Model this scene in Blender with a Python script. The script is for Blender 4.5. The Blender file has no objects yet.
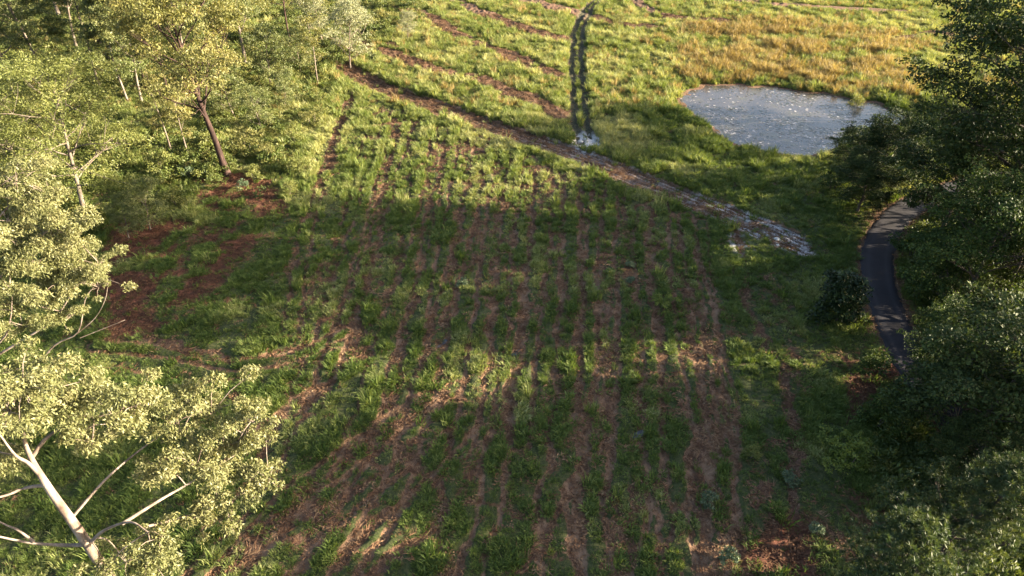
import bpy, math, random
import numpy as np
from mathutils import Vector

R = math.radians
sc = bpy.context.scene
C = sc.collection

# ------------------------------------------------------------------ camera, sky, sun, exposure
CAM_H, PITCH, FPX = 30.0, R(35.0), 692.0
cam = bpy.data.objects.new('camera', bpy.data.cameras.new('camera'))
C.objects.link(cam)
cam.location = (0, 0, CAM_H)
cam.rotation_euler = (R(90) - PITCH, 0, 0)
cam.data.sensor_width = 36
cam.data.lens = 36 * FPX / 1024
cam.data.clip_start, cam.data.clip_end = 0.5, 6000
sc.camera = cam

SUN_EL, SUN_AZ = R(14.5), R(0.0)            # light comes from +X (right), a touch from behind
SUN_DIR = Vector((-math.cos(SUN_EL) * math.cos(SUN_AZ), math.cos(SUN_EL) * math.sin(SUN_AZ), -math.sin(SUN_EL)))
world = bpy.data.worlds.new('World')
sc.world = world
world.use_nodes = True
wn = world.node_tree
sky = wn.nodes.new('ShaderNodeTexSky')
sky.sky_type = 'NISHITA'
sky.sun_disc = False
sky.sun_elevation = SUN_EL
sky.sun_rotation = R(90) + SUN_AZ
sky.air_density, sky.dust_density, sky.ozone_density = 1.0, 3.5, 1.0
bg = wn.nodes['Background']
wn.links.new(sky.outputs[0], bg.inputs[0])
bg.inputs[1].default_value = 0.07
sun = bpy.data.objects.new('sun', bpy.data.lights.new('sun', 'SUN'))
C.objects.link(sun)
sun.data.energy = 5.0
sun.data.angle = R(0.5)
sun.data.color = (1.0, 0.86, 0.62)
sun.rotation_euler = SUN_DIR.to_track_quat('-Z', 'Y').to_euler()
sc.view_settings.view_transform = 'Standard'
sc.view_settings.look = 'None'
sc.view_settings.gamma = 1
sc.view_settings.use_curve_mapping = False
sc.view_settings.exposure = 2.95
sc.render.engine = 'CYCLES'
sc.cycles.max_bounces = 6
sc.cycles.transparent_max_bounces = 4

# ------------------------------------------------------------------ helpers
SP, CP = math.sin(PITCH), math.cos(PITCH)
rng = np.random.default_rng(7)
random.seed(7)


def ray(px, py):
    u, v = (px - 512) / FPX, (py - 288) / FPX
    return u, CP - v * SP, -(SP + v * CP)


def PG(px, py, z=0.0):                       # pixel -> point on the ground
    x, y, d = ray(px, py)
    t = (z - CAM_H) / d
    return (x * t, y * t)


def PF(px, py, fwd):                         # pixel -> point at a given forward distance
    x, y, d = ray(px, py)
    t = fwd / y
    return np.array((x * t, fwd, CAM_H + d * t))


def PGL(l):
    return [PG(*p) for p in l]


def smooth(e0, e1, x):
    t = np.clip((x - e0) / (e1 - e0), 0, 1)
    return t * t * (3 - 2 * t)


def vnoise(x, y, seed=0):
    xi, yi = np.floor(x).astype(np.int64), np.floor(y).astype(np.int64)
    fx, fy = x - xi, y - yi
    fx, fy = fx * fx * (3 - 2 * fx), fy * fy * (3 - 2 * fy)

    def h(a, b):
        n = (a * 374761393 + b * 668265263 + seed * 1442695041) & 0xffffffff
        n = ((n ^ (n >> 13)) * 1274126177) & 0xffffffff
        return ((n ^ (n >> 16)) & 0xffff) / 65535.0
    return (h(xi, yi) * (1 - fx) + h(xi + 1, yi) * fx) * (1 - fy) + (h(xi, yi + 1) * (1 - fx) + h(xi + 1, yi + 1) * fx) * fy


def fbm(x, y, seed=0, oct=3):
    s, a, t = 0, 1, 0
    for k in range(oct):
        s = s + a * vnoise(x * 2 ** k, y * 2 ** k, seed + k * 17)
        t += a
        a *= 0.55
    return s / t


def dist_line(x, y, pts):
    d = np.full(x.shape, 1e9)
    for (ax, ay), (bx, by) in zip(pts[:-1], pts[1:]):
        ex, ey = bx - ax, by - ay
        t = np.clip(((x - ax) * ex + (y - ay) * ey) / (ex * ex + ey * ey + 1e-9), 0, 1)
        d = np.minimum(d, np.hypot(x - ax - t * ex, y - ay - t * ey))
    return d


def side_line(x, y, pts):                    # signed distance to an open line
    d = np.full(x.shape, 1e9)
    s = np.zeros(x.shape)
    for (ax, ay), (bx, by) in zip(pts[:-1], pts[1:]):
        ex, ey = bx - ax, by - ay
        t = np.clip(((x - ax) * ex + (y - ay) * ey) / (ex * ex + ey * ey + 1e-9), 0, 1)
        dd = np.hypot(x - ax - t * ex, y - ay - t * ey)
        sg = np.sign((x - ax) * ey - (y - ay) * ex)
        m = dd < d
        d = np.where(m, dd, d)
        s = np.where(m, sg, s)
    return d * s


def sdf_poly(x, y, pts):                     # negative inside
    d = dist_line(x, y, pts + [pts[0]])
    ins = np.zeros(x.shape, bool)
    for (ax, ay), (bx, by) in zip(pts, pts[1:] + [pts[0]]):
        c = (ay > y) != (by > y)
        ins ^= c & (x < (bx - ax) * (y - ay) / (by - ay + 1e-12) + ax)
    return np.where(ins, -d, d)


def spline(pts, n=8):                        # Catmull-Rom through points of any dimension
    P = [np.array(p, float) for p in pts]
    P = [2 * P[0] - P[1]] + P + [2 * P[-1] - P[-2]]
    out = []
    for i in range(1, len(P) - 2):
        for k in range(n):
            t = k / n
            a, b, c, d = P[i - 1], P[i], P[i + 1], P[i + 2]
            out.append(0.5 * (2 * b + (c - a) * t + (2 * a - 5 * b + 4 * c - d) * t * t + (3 * b - a - 3 * c + d) * t ** 3))
    out.append(P[-2])
    return out


def tag(o, label=None, cat=None, group=None, kind=None):
    if label: o['label'] = label
    if cat: o['category'] = cat
    if group: o['group'] = group
    if kind: o['kind'] = kind
    return o


def make_mesh(name, V, F, mat=None, smooth_shade=False, attrs=None):
    """V (n,3) array; F (m,k) array of equal-sized faces, or a list of such arrays"""
    V = np.asarray(V, np.float32)
    Fs = [np.asarray(f, np.int32) for f in (F if isinstance(F, list) else [F]) if len(f)]
    me = bpy.data.meshes.new(name)
    me.vertices.add(len(V))
    me.vertices.foreach_set('co', V.ravel())
    nl = sum(f.size for f in Fs)
    me.loops.add(nl)
    me.loops.foreach_set('vertex_index', np.concatenate([f.ravel() for f in Fs]))
    tot = np.concatenate([np.full(len(f), f.shape[1], np.int32) for f in Fs])
    me.polygons.add(len(tot))
    me.polygons.foreach_set('loop_start', np.concatenate([[0], np.cumsum(tot)[:-1]]).astype(np.int32))
    me.polygons.foreach_set('loop_total', tot)
    me.polygons.foreach_set('use_smooth', np.full(len(tot), smooth_shade))
    for k, a in (attrs or {}).items():
        a = np.asarray(a, np.float32)
        if a.ndim == 1:
            me.attributes.new(k, 'FLOAT', 'POINT').data.foreach_set('value', a)
        else:
            at = me.attributes.new(k, 'FLOAT_COLOR', 'POINT')
            at.data.foreach_set('color', np.c_[a, np.ones(len(a))].astype(np.float32).ravel())
    if mat: me.materials.append(mat)
    me.update(calc_edges=True)
    return me


def obj(name, me, parent=None, loc=None):
    o = bpy.data.objects.new(name, me)
    C.objects.link(o)
    if parent: o.parent = parent
    if loc is not None: o.location = loc
    return o


def empty(name, loc, rz=0.0, s=1.0):
    o = bpy.data.objects.new(name, None)
    C.objects.link(o)
    o.location = loc
    o.rotation_euler = (0, 0, rz)
    o.scale = (s, s, s)
    o.empty_display_size = 0.2
    return o


# ------------------------------------------------------------------ materials
class NT:
    def __init__(self, name):
        self.m = bpy.data.materials.new(name)
        self.m.use_nodes = True
        self.t = self.m.node_tree
        self.t.nodes.clear()
        self.out = self.n('ShaderNodeOutputMaterial')

    def n(self, typ, **kw):
        nd = self.t.nodes.new(typ)
        for k, v in kw.items(): setattr(nd, k, v)
        return nd

    def l(self, a, b):
        self.t.links.new(a, b)

    def set(self, sock, v):
        if isinstance(v, bpy.types.NodeSocket): self.l(v, sock)
        else: sock.default_value = v

    def noise(self, scale, detail=4, rough=0.6, vec=None, dist=0.0):
        nd = self.n('ShaderNodeTexNoise')
        nd.inputs['Scale'].default_value = scale
        nd.inputs['Detail'].default_value = detail
        nd.inputs['Roughness'].default_value = rough
        nd.inputs['Distortion'].default_value = dist
        if vec is not None: self.l(vec, nd.inputs['Vector'])
        return nd.outputs['Fac']

    def coord(self, which='Object', scale=None):
        tc = self.n('ShaderNodeTexCoord').outputs[which]
        if scale is None: return tc
        mp = self.n('ShaderNodeMapping')
        mp.inputs['Scale'].default_value = scale
        self.l(tc, mp.inputs['Vector'])
        return mp.outputs[0]

    def ramp(self, fac, stops):
        r = self.n('ShaderNodeValToRGB')
        self.l(fac, r.inputs[0])
        e = r.color_ramp.elements
        while len(e) < len(stops): e.new(0.5)
        for k, (p, c) in enumerate(stops):
            e[k].position = p
            e[k].color = (c, c, c, 1) if isinstance(c, (int, float)) else (*c, 1)
        return r.outputs[0]

    def mix(self, fac, a, b, mode='MIX'):
        nd = self.n('ShaderNodeMix', data_type='RGBA', blend_type=mode)
        self.set(nd.inputs[0], fac)
        for s, v in ((nd.inputs[6], a), (nd.inputs[7], b)):
            self.set(s, v if isinstance(v, bpy.types.NodeSocket) else (*v, 1))
        return nd.outputs[2]

    def math(self, op, a, b=0.0, clamp=False):
        nd = self.n('ShaderNodeMath', operation=op, use_clamp=clamp)
        self.set(nd.inputs[0], a)
        self.set(nd.inputs[1], b)
        return nd.outputs[0]

    def attr(self, name, typ='GEOMETRY'):
        return self.n('ShaderNodeAttribute', attribute_type=typ, attribute_name=name)

    def bsdf(self, color, rough=0.8, bump=None, bump_d=0.02, bump_s=0.6, spec=0.3):
        p = self.n('ShaderNodeBsdfPrincipled')
        self.set(p.inputs['Base Color'], color if isinstance(color, bpy.types.NodeSocket) else (*color, 1))
        self.set(p.inputs['Roughness'], rough)
        self.set(p.inputs['Specular IOR Level'], spec)
        if bump is not None:
            b = self.n('ShaderNodeBump')
            b.inputs['Distance'].default_value = bump_d
            b.inputs['Strength'].default_value = bump_s
            self.l(bump, b.inputs['Height'])
            self.l(b.outputs[0], p.inputs['Normal'])
        return p

    def done(self, shader):
        self.l(shader.outputs[0] if hasattr(shader, 'outputs') else shader, self.out.inputs[0])
        return self.m


def leaf_mat(name, dark, mid, light, trans=0.35, rough=0.5, spec=0.35, inst=False):
    m = NT(name)
    v = m.attr('v').outputs['Fac']
    if inst:
        v = m.math('ADD', m.math('MULTIPLY', v, 0.35), m.math('MULTIPLY', m.attr('tint', 'INSTANCER').outputs['Fac'], 0.65))
    else:
        rnd = m.n('ShaderNodeObjectInfo').outputs['Random']
        v = m.math('ADD', m.math('MULTIPLY', v, 0.85), m.math('MULTIPLY', rnd, 0.15))
    col = m.ramp(v, [(0.0, dark), (0.5, mid), (1.0, light)])
    p = m.bsdf(col, rough, spec=spec)
    tr = m.n('ShaderNodeBsdfTranslucent')
    m.l(m.mix(1.0, col, (1.15, 1.1, 0.55), 'MULTIPLY'), tr.inputs[0])
    mx = m.n('ShaderNodeMixShader')
    mx.inputs[0].default_value = trans
    m.l(p.outputs[0], mx.inputs[1])
    m.l(tr.outputs[0], mx.inputs[2])
    return m.done(mx)


def bark_mat(name, a, b, c, sc_=3.0, stretch=0.25):
    m = NT(name)
    co = m.coord('Object', (1, 1, stretch))
    n1 = m.noise(sc_, 5, 0.65, co, 0.4)
    n2 = m.noise(sc_ * 6, 4, 0.6, co)
    col = m.ramp(n1, [(0.3, a), (0.5, b), (0.72, c)])
    col = m.mix(m.math('MULTIPLY', n2, 0.5), col, a)
    return m.done(m.bsdf(col, 0.85, n2, 0.02, 0.6, 0.2))


M = {}
M['gum_leaf'] = leaf_mat('gum_leaf', (0.058, 0.072, 0.027), (0.14, 0.147, 0.060), (0.235, 0.224, 0.11), 0.32, 0.5, 0.3)
M['gum_leaf_far'] = leaf_mat('gum_leaf_far', (0.042, 0.062, 0.018), (0.105, 0.126, 0.042), (0.20, 0.20, 0.085), 0.32, 0.5)
M['wattle_leaf'] = leaf_mat('wattle_leaf', (0.062, 0.078, 0.02), (0.13, 0.146, 0.038), (0.215, 0.21, 0.07), 0.36, 0.55)
M['warm_leaf'] = leaf_mat('warm_leaf', (0.055, 0.062, 0.018), (0.13, 0.134, 0.04), (0.225, 0.195, 0.072), 0.36, 0.55)
M['grey_leaf'] = leaf_mat('grey_leaf', (0.12, 0.14, 0.07), (0.21, 0.22, 0.13), (0.32, 0.31, 0.21), 0.3, 0.5)
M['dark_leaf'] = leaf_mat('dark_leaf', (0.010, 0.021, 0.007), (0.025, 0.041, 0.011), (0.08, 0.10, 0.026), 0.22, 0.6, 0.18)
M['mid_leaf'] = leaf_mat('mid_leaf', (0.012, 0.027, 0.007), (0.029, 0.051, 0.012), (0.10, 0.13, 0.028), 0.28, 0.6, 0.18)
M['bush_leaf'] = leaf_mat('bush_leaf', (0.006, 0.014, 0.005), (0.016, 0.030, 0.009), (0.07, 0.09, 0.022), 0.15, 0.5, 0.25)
M['pine_leaf'] = leaf_mat('pine_leaf', (0.018, 0.034, 0.014), (0.042, 0.066, 0.025), (0.13, 0.145, 0.045), 0.25, 0.5)
M['lime_leaf'] = leaf_mat('lime_leaf', (0.06, 0.09, 0.015), (0.13, 0.17, 0.03), (0.24, 0.25, 0.05), 0.4, 0.5)
M['blue_leaf'] = leaf_mat('blue_leaf', (0.04, 0.062, 0.034), (0.08, 0.115, 0.06), (0.15, 0.18, 0.10), 0.25, 0.5)
M['bark_gum'] = bark_mat('bark_gum', (0.075, 0.05, 0.038), (0.22, 0.175, 0.145), (0.40, 0.34, 0.30), 2.6, 0.45)
M['bark_pale'] = bark_mat('bark_pale', (0.08, 0.06, 0.05), (0.19, 0.155, 0.13), (0.32, 0.27, 0.235), 3)
M['bark_grey'] = bark_mat('bark_grey', (0.06, 0.045, 0.036), (0.15, 0.12, 0.10), (0.27, 0.225, 0.19), 3)
M['bark_red'] = bark_mat('bark_red', (0.012, 0.008, 0.007), (0.038, 0.021, 0.018), (0.11, 0.066, 0.055), 4)
M['bark_dark'] = bark_mat('bark_dark', (0.03, 0.025, 0.02), (0.07, 0.055, 0.045), (0.14, 0.11, 0.09), 4)
M['grass'] = leaf_mat('grass', (0.040, 0.078, 0.014), (0.135, 0.172, 0.044), (0.42, 0.40, 0.19), 0.4, 0.6, 0.2, inst=True)
M['gold'] = leaf_mat('gold', (0.09, 0.062, 0.026), (0.215, 0.155, 0.062), (0.42, 0.34, 0.16), 0.35, 0.6, 0.2, inst=True)
M['scrub'] = leaf_mat('scrub', (0.04, 0.07, 0.018), (0.10, 0.12, 0.03), (0.21, 0.17, 0.06), 0.33, 0.55, 0.3, inst=True)
M['litter'] = leaf_mat('litter', (0.045, 0.020, 0.013), (0.13, 0.070, 0.040), (0.29, 0.19, 0.11), 0.0, 0.8, 0.1, inst=True)

# ------------------------------------------------------------------ ground plan (traced in pixels, laid on the ground)
POND = [(681, 99), (688, 90), (705, 84), (735, 82), (770, 84), (800, 88), (835, 93), (870, 99), (905, 108), (908, 118), (885, 130),
        (850, 143), (825, 152), (790, 153), (760, 148), (732, 139), (712, 126), (694, 112)]
POND = [(x - 3, y) for x, y in POND]
POND_W = [tuple(p) for p in spline(PGL(POND) + [PG(*POND[0])], 4)][:-1]
POND_Z = -0.32
ROAD_PX = [(1060, 170), (1000, 178), (955, 189), (929, 198), (910, 207), (896, 218), (884, 235), (877, 258), (880, 288), (890, 316), (902, 345), (925, 385), (960, 428), (1000, 470), (1060, 520)]
ROAD = [tuple(p) for p in spline(PGL(ROAD_PX), 8)]
ROAD_W = 1.28
FIELD = PGL([(335, 95), (400, 100), (500, 135), (620, 180), (720, 225), (800, 300), (840, 420), (850, 590), (180, 590), (230, 470), (120, 380), (150, 330), (270, 280), (300, 200)])
GOLD = PGL([(690, 30), (720, 24), (790, 22), (860, 28), (915, 40), (905, 92), (850, 92), (800, 86), (740, 80), (692, 82), (672, 62)])
RED = [PGL(l) for l in (
    [(195, 178), (235, 165), (275, 180), (285, 215), (240, 225), (200, 205)],
    [(112, 225), (150, 215), (210, 225), (260, 235), (215, 290), (160, 330), (110, 340), (95, 280)],
    [(840, 355), (900, 360), (905, 400), (850, 420)], [(745, 520), (815, 520), (815, 580), (745, 580)], [(860, 500), (915, 500), (915, 545), (860, 545)])]
# (pixel polyline, half width in m, bare strength)
ROWS = [
    ([(352, 92), (338, 130), (326, 165), (316, 195)], .45, 1), ([(378, 108), (362, 150), (347, 200), (335, 250), (322, 300)], .5, .9),
    ([(402, 108), (388, 165), (376, 235), (366, 300), (352, 350)], .55, .9), ([(440, 122), (428, 195), (417, 275), (402, 360), (385, 410)], .5, .9),
    ([(468, 138), (462, 205), (450, 285), (440, 365)], .5, .9), ([(500, 150), (497, 230), (491, 320), (486, 380)], .55, .85),
    ([(530, 165), (528, 240), (521, 330), (513, 390), (502, 427), (475, 464), (452, 500), (415, 540), (355, 590)], .45, 1),
    ([(560, 172), (560, 260), (565, 340), (560, 400)], .45, .85), ([(583, 185), (582, 300), (584, 390), (589, 427), (576, 481), (549, 534), (505, 585)], .4, 1),
    ([(600, 185), (606, 290), (612, 380), (606, 450)], .5, .85), ([(622, 190), (632, 290), (640, 390), (640, 480), (622, 590)], .5, .9),
    ([(650, 200), (660, 300), (668, 400)], .45, .8), ([(674, 212), (690, 320), (700, 420), (697, 590)], .55, 1),
    ([(722, 222), (742, 245), (746, 292), (762, 335), (782, 365), (793, 420), (797, 480), (790, 590)], .55, 1),
    ([(480, 140), (478, 210), (472, 270)], .4, .7), ([(515, 160), (511, 240), (508, 300)], .4, .7), ([(545, 172), (544, 240), (545, 320)], .4, .7),
    ([(420, 118), (408, 190), (396, 260), (385, 320)], .4, .7), ([(700, 300), (715, 380), (720, 470), (735, 590)], .4, .7),
    ([(455, 395), (400, 425), (342, 460), (294, 500), (255, 542), (205, 590)], .75, 1), ([(420, 440), (360, 490), (318, 530), (280, 590)], .35, .8),
    ([(365, 350), (320, 387), (273, 417), (245, 440)], .6, 1), ([(422, 470), (440, 500), (442, 534), (450, 590)], .45, .9),
    ([(425, 482), (375, 527), (330, 575)], .5, .9), ([(400, 440), (425, 482), (440, 505)], .4, .9),
    ([(90, 325), (167, 342), (233, 355), (283, 348), (333, 335), (360, 300)], .5, .9), ([(110, 365), (180, 375), (250, 378), (310, 385)], .4, .7),
    ([(320, 265), (310, 300), (300, 330), (290, 365)], .4, .8), ([(470, 500), (520, 520), (560, 560)], .4, .7), ([(600, 470), (620, 520), (600, 590)], .4, .8),
]
WINDROWS = [
    ([(382, 50), (435, 70), (475, 78), (515, 93), (562, 115)], 2.0, 1), ([(392, 7), (425, 15), (455, 33), (502, 53), (542, 70), (568, 80)], 2.0, 1),
    ([(440, -6), (492, 17), (539, 33), (560, 40)], 2.4, 1), ([(505, -3), (576, 13), (620, 25), (660, 28)], 2.2, 1), ([(630, 0), (665, 17), (720, 22)], 2.3, 1),
    ([(700, -4), (780, 6), (900, 12)], 2.4, 1), ([(360, 55), (372, 40), (398, 48)], 1.2, .9), ([(900, 40), (930, 34), (990, 40)], 1.8, .9),
]
PAIRS = []                                                            # twin wheel lines running up the field
for k in range(15):
    xt = 392 + k * 22.5 + random.uniform(-7, 7)
    yt = 108 + (xt - 395) * .33 + random.uniform(0, 20)
    xb = 365 + (xt - 440) * 1.42 + random.uniform(-10, 10)
    yb = random.uniform(400, 470)
    l = [(xt, yt), (xt + (xb - xt) * .25 + random.uniform(-4, 4), yt + (yb - yt) * .3), (xt + (xb - xt) * .6 + random.uniform(-5, 5), yt + (yb - yt) * .65), (xb, yb)]
    if k % 2 and xb < 600: pass
    elif xb < 560: l += [(xb - (580 - xb) * .18, 500), (xb - (580 - xb) * .5, 590)]
    else: l += [(xb + random.uniform(-12, 12), 510), (xb + random.uniform(-20, 20), 590)]
    PAIRS.append((l, random.uniform(.55, .85), random.uniform(.14, .21)))
PAIRS += [([(430, 400), (385, 432), (330, 470), (283, 512), (215, 590)], .8, .2), ([(470, 420), (430, 462), (372, 510), (300, 590)], .7, .17), ([(96, 345), (170, 350), (240, 362), (300, 352), (345, 330)], .6, .16),
          ([(352, 92), (335, 140), (316, 200), (300, 260), (292, 330)], .5, .16), ([(320, 387), (265, 425), (225, 470)], .5, .16)]
TRACK_A = [tuple(p) for p in spline(PGL([(318, 52), (342, 66), (392, 90), (452, 111), (502, 130), (569, 153), (619, 171), (680, 195), (735, 217), (808, 248)]), 6)]
TRACK_B = [tuple(p) for p in spline(PGL([(612, -8), (592, 5), (581, 25), (577, 50), (578, 80), (580, 105), (583, 125), (588, 142)]), 6)]


def axis(segs):
    out = []
    for a, b, s0, s1 in segs:
        v = a
        while v < b - 1e-6:
            out.append(v)
            v += s0 + (s1 - s0) * (v - a) / (b - a)
    out.append(segs[-1][1])
    return np.array(out)


neg = -axis([(58, 80, 1, 3), (80, 300, 8, 40), (300, 3000, 100, 600)])[::-1]
xs = np.concatenate([neg[:-1], axis([(-58, 52, .17, .17)]), axis([(53, 80, 1, 3), (80, 300, 8, 40), (300, 3000, 100, 600)])])
negy = -axis([(10, 60, 4, 12), (60, 500, 30, 120), (500, 2500, 300, 700)])[::-1]
ys = np.concatenate([negy, axis([(-9, 13, 2, 1), (13.5, 60, .13, .18), (60, 142, .19, .42)]), axis([(143, 200, 2, 6), (200, 600, 15, 80), (600, 4500, 150, 900)])])
GX, GY = np.meshgrid(xs, ys)


def ground_masks(X, Y):
    wx = X + (vnoise(X * .7, Y * .7, 3) - .5) * .9 + (vnoise(X * 2.6, Y * 2.6, 4) - .5) * .35
    wy = Y + (vnoise(X * .7, Y * .7, 5) - .5) * .9
    field = smooth(1.5, -1.5, sdf_poly(wx, wy, FIELD))
    patch = fbm(X * .55, Y * .22, 11, 4)
    fine = fbm(X * 2.2, Y * 1.2, 21, 3)
    bare = field * smooth(.59, .75, patch * .55 + fine * .45)
    rut = np.zeros_like(X)
    for px, hw, st in ROWS:
        L = [tuple(p) for p in spline(PGL(px), 5)]
        d = dist_line(wx, wy, L)
        hwv = hw * (.3 + .75 * vnoise(X * .8, Y * .8, len(L)))
        bare = np.maximum(bare, st * smooth(hwv * 1.25, hwv * .5, d) * (.68 + .4 * fine))
        rut = np.maximum(rut, .8 * smooth(hw * 1.1, 0, d))
    line = np.zeros_like(X)
    clear = np.zeros_like(X)
    lx, ly = X + (vnoise(X * .5, Y * .5, 6) - .5) * .5 + (vnoise(X * 1.9, Y * 1.9, 8) - .5) * .3, Y
    for px, gauge, hw in PAIRS:
        L = [tuple(p) for p in spline(PGL(px), 5)]
        d = np.abs(np.abs(side_line(lx, ly, L)) - gauge)
        line = np.maximum(line, smooth(hw * 1.5, hw * .6, d) * (.7 + .3 * smooth(.25, .5, vnoise(X * .35, Y * .25, len(L) + int(gauge * 50)))))
        clear = np.maximum(clear, smooth(hw * 1.9, hw * .9, d))
    bare = np.maximum(bare, line)
    rut = np.maximum(rut, line)
    heap = np.zeros_like(X)
    for px, hw, st in WINDROWS:                                       # raised heaps of mulched slash
        L = [tuple(p) for p in spline(PGL(px), 5)]
        d = dist_line(wx, wy, L)
        hwv = hw * (.45 + .7 * vnoise(X * .35, Y * .35, len(L)))
        heap = np.maximum(heap, smooth(hwv * 1.25, hwv * .35, d) * smooth(.15, .4, fbm(X * .3, Y * .3, 29, 2)))
    bare = np.maximum(bare, heap * (.7 + .5 * fine))
    # diagonal vehicle track: several braided wheel ruts
    sa = side_line(X + (vnoise(X * .35, Y * .35, 31) - .5) * .5, Y + (vnoise(X * .35, Y * .35, 32) - .5) * .5, TRACK_A)
    near_a = smooth(2.1, 1.5, np.abs(sa) + .8 * (fbm(X * .8, Y * .8, 37, 2) - .5)) * smooth(.6, -.3, (X - TRACK_A[-1][0]))
    ruts = np.zeros_like(X)
    for o, w in ((-1.35, .22), (-.8, .17), (-.25, .22), (.35, .17), (.85, .22), (1.4, .17)):
        ruts = np.maximum(ruts, smooth(w * 1.5, w * .3, np.abs(sa - o)))
    bare = np.maximum(bare, near_a * np.maximum(ruts, .95 * smooth(.34, .5, fine + .08)))
    line = np.maximum(line, near_a * (1 - ruts))
    sb = side_line(X + (vnoise(X * .3, Y * .3, 33) - .5) * .5, Y, TRACK_B)
    near_b = smooth(1.85, 1.2, np.abs(sb) + .8 * (fbm(X * .9, Y * .5, 36, 3) - .5))
    rb = np.maximum(smooth(.62, .25, np.abs(sb - .72)), smooth(.62, .25, np.abs(sb + .72)))
    bare = np.maximum(bare, near_b * (.40 + .60 * rb))
    mud = near_b * (.40 + .58 * rb)  # darker ground along the second track, strongest in its two ruts
    # pale wet clay at the low ends of the two tracks
    ex, ey = PG(775, 232)
    streak = vnoise(sa * 4.5, (X * .8 - Y * .5) * .45, 39)
    pale = near_a * np.maximum(smooth(11.5, 6.0, np.hypot(X - ex, Y - ey)), .32 * smooth(40, 22, np.hypot(X - ex, Y - ey))) * smooth(.32, .46, streak) * (1 - .45 * ruts)
    ex, ey = PG(740, 245)
    pale = np.maximum(pale, .8 * smooth(1.6, .7, np.hypot((X - ex) * 1.3, (Y - ey) * .6)) * smooth(.4, .55, fine))
    ex, ey = PG(586, 143)
    pale = np.maximum(pale, smooth(2.6, 1.2, np.hypot((X - ex), (Y - ey) * .55)) * smooth(.40, .55, fine))
    red = np.zeros_like(X)
    for p in RED:
        red = np.maximum(red, smooth(.8, -.8, sdf_poly(wx, wy, p)))
    red *= smooth(.30, .52, fbm(X * .5, Y * .5, 41, 3))
    bare = np.maximum(bare, red * .85)
    gold = smooth(4.0, -4.0, sdf_poly(wx, wy, GOLD) + 9 * (fbm(X * .14, Y * .2, 56, 3) - .5)) * smooth(.36, .56, fbm(X * .22, Y * .3, 55, 3) + .04)
    sp = sdf_poly(wx + .6 * (vnoise(X * 1.1, Y * 1.1, 57) - .5), wy + .9 * (vnoise(X * .6, Y * .6, 58) - .5), POND_W)
    shore = smooth(.35, .0, sp) * .7
    droad = dist_line(X, Y, ROAD)
    road = smooth(ROAD_W + .5, ROAD_W + .15, droad)
    verge = smooth(ROAD_W + 1.1, ROAD_W + .4, droad)
    bare = np.clip(np.maximum(bare, np.maximum(shore * .9, verge * .6)), 0, 1)
    z = (fbm(X * .06, Y * .06, 61, 2) - .5) * .5 + (fbm(X * .5, Y * .5, 62, 3) - .5) * .16 + (fine - .5) * .20 + (fbm(X * 2.4, Y * 2.4, 63, 2) - .5) * .16 * smooth(.2, .7, bare)
    z -= .10 * bare + .08 * rut + near_a * .2 * ruts - heap * (.30 + .25 * (fine - .4)) + near_b * (.16 + .14 * rb)
    bank = smooth(.0, 5.0, sp)
    z = np.where(sp > 0, z * bank + (1 - bank) * (POND_Z + .05 + .10 * smooth(0, .8, sp)), POND_Z - .6 * smooth(0, 3, -sp) + .04)
    kr = smooth(ROAD_W + 2.2, ROAD_W + .2, droad)
    z = z * (1 - kr) + .02 * kr
    return dict(bare=bare, red=red, gold=gold, mud=mud, pale=np.clip(pale, 0, 1), water=(sp < .12), sp=sp, road=(droad < ROAD_W + .15), droad=droad, z=z, field=field, line=line, clear=np.maximum(clear, near_a * ruts), ruts=ruts * near_a, near_a=near_a, near_b=near_b)


G = ground_masks(GX, GY)


def samp(arr, x, y):
    x, y = np.asarray(x, float), np.asarray(y, float)
    i = np.clip(np.searchsorted(xs, x) - 1, 0, len(xs) - 2)
    j = np.clip(np.searchsorted(ys, y) - 1, 0, len(ys) - 2)
    fx = np.clip((x - xs[i]) / (xs[i + 1] - xs[i]), 0, 1)
    fy = np.clip((y - ys[j]) / (ys[j + 1] - ys[j]), 0, 1)
    return (arr[j, i] * (1 - fx) + arr[j, i + 1] * fx) * (1 - fy) + (arr[j + 1, i] * (1 - fx) + arr[j + 1, i + 1] * fx) * fy


def gz(x, y):
    return float(samp(G['z'], x, y))


m = NT('ground')
co = m.coord('Object')
A1, A2 = m.attr('ma').outputs['Color'], m.attr('mb').outputs['Color']
s1, s2 = m.n('ShaderNodeSeparateColor'), m.n('ShaderNodeSeparateColor')
m.l(A1, s1.inputs[0]); m.l(A2, s2.inputs[0])
bare_, red_, gold_ = s1.outputs
mud_, pale_, _f = s2.outputs
nf = m.noise(5.5, 6, .7, co)
nm = m.noise(1.3, 5, .65, co)
nb = m.noise(22, 4, .7, co)
strw = m.noise(9, 4, .7, m.coord('Object', (3.2, .7, 1)), .6)
grass_c = m.ramp(nf, [(.28, (.018, .026, .008)), (.5, (.045, .056, .018)), (.72, (.105, .095, .04))])
soil = m.ramp(nm, [(.3, (.050, .023, .015)), (.5, (.110, .055, .035)), (.7, (.175, .102, .064))])
soil = m.mix(m.ramp(strw, [(.52, 0.0), (.68, .85)]), soil, (.30, .215, .135))
soil = m.mix(m.ramp(nb, [(.32, .75), (.5, 0.0)]), soil, (.035, .022, .016))
soil = m.mix(m.math('MULTIPLY', m.attr('ln').outputs['Fac'], m.ramp(nf, [(.3, .35), (.6, .95)])), soil, (.28, .170, .105))
redc = m.ramp(nf, [(.3, (.045, .016, .010)), (.5, (.12, .042, .025)), (.72, (.20, .085, .05))])
goldc = m.ramp(nf, [(.3, (.06, .035, .014)), (.55, (.19, .115, .04)), (.75, (.28, .19, .07))])
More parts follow.
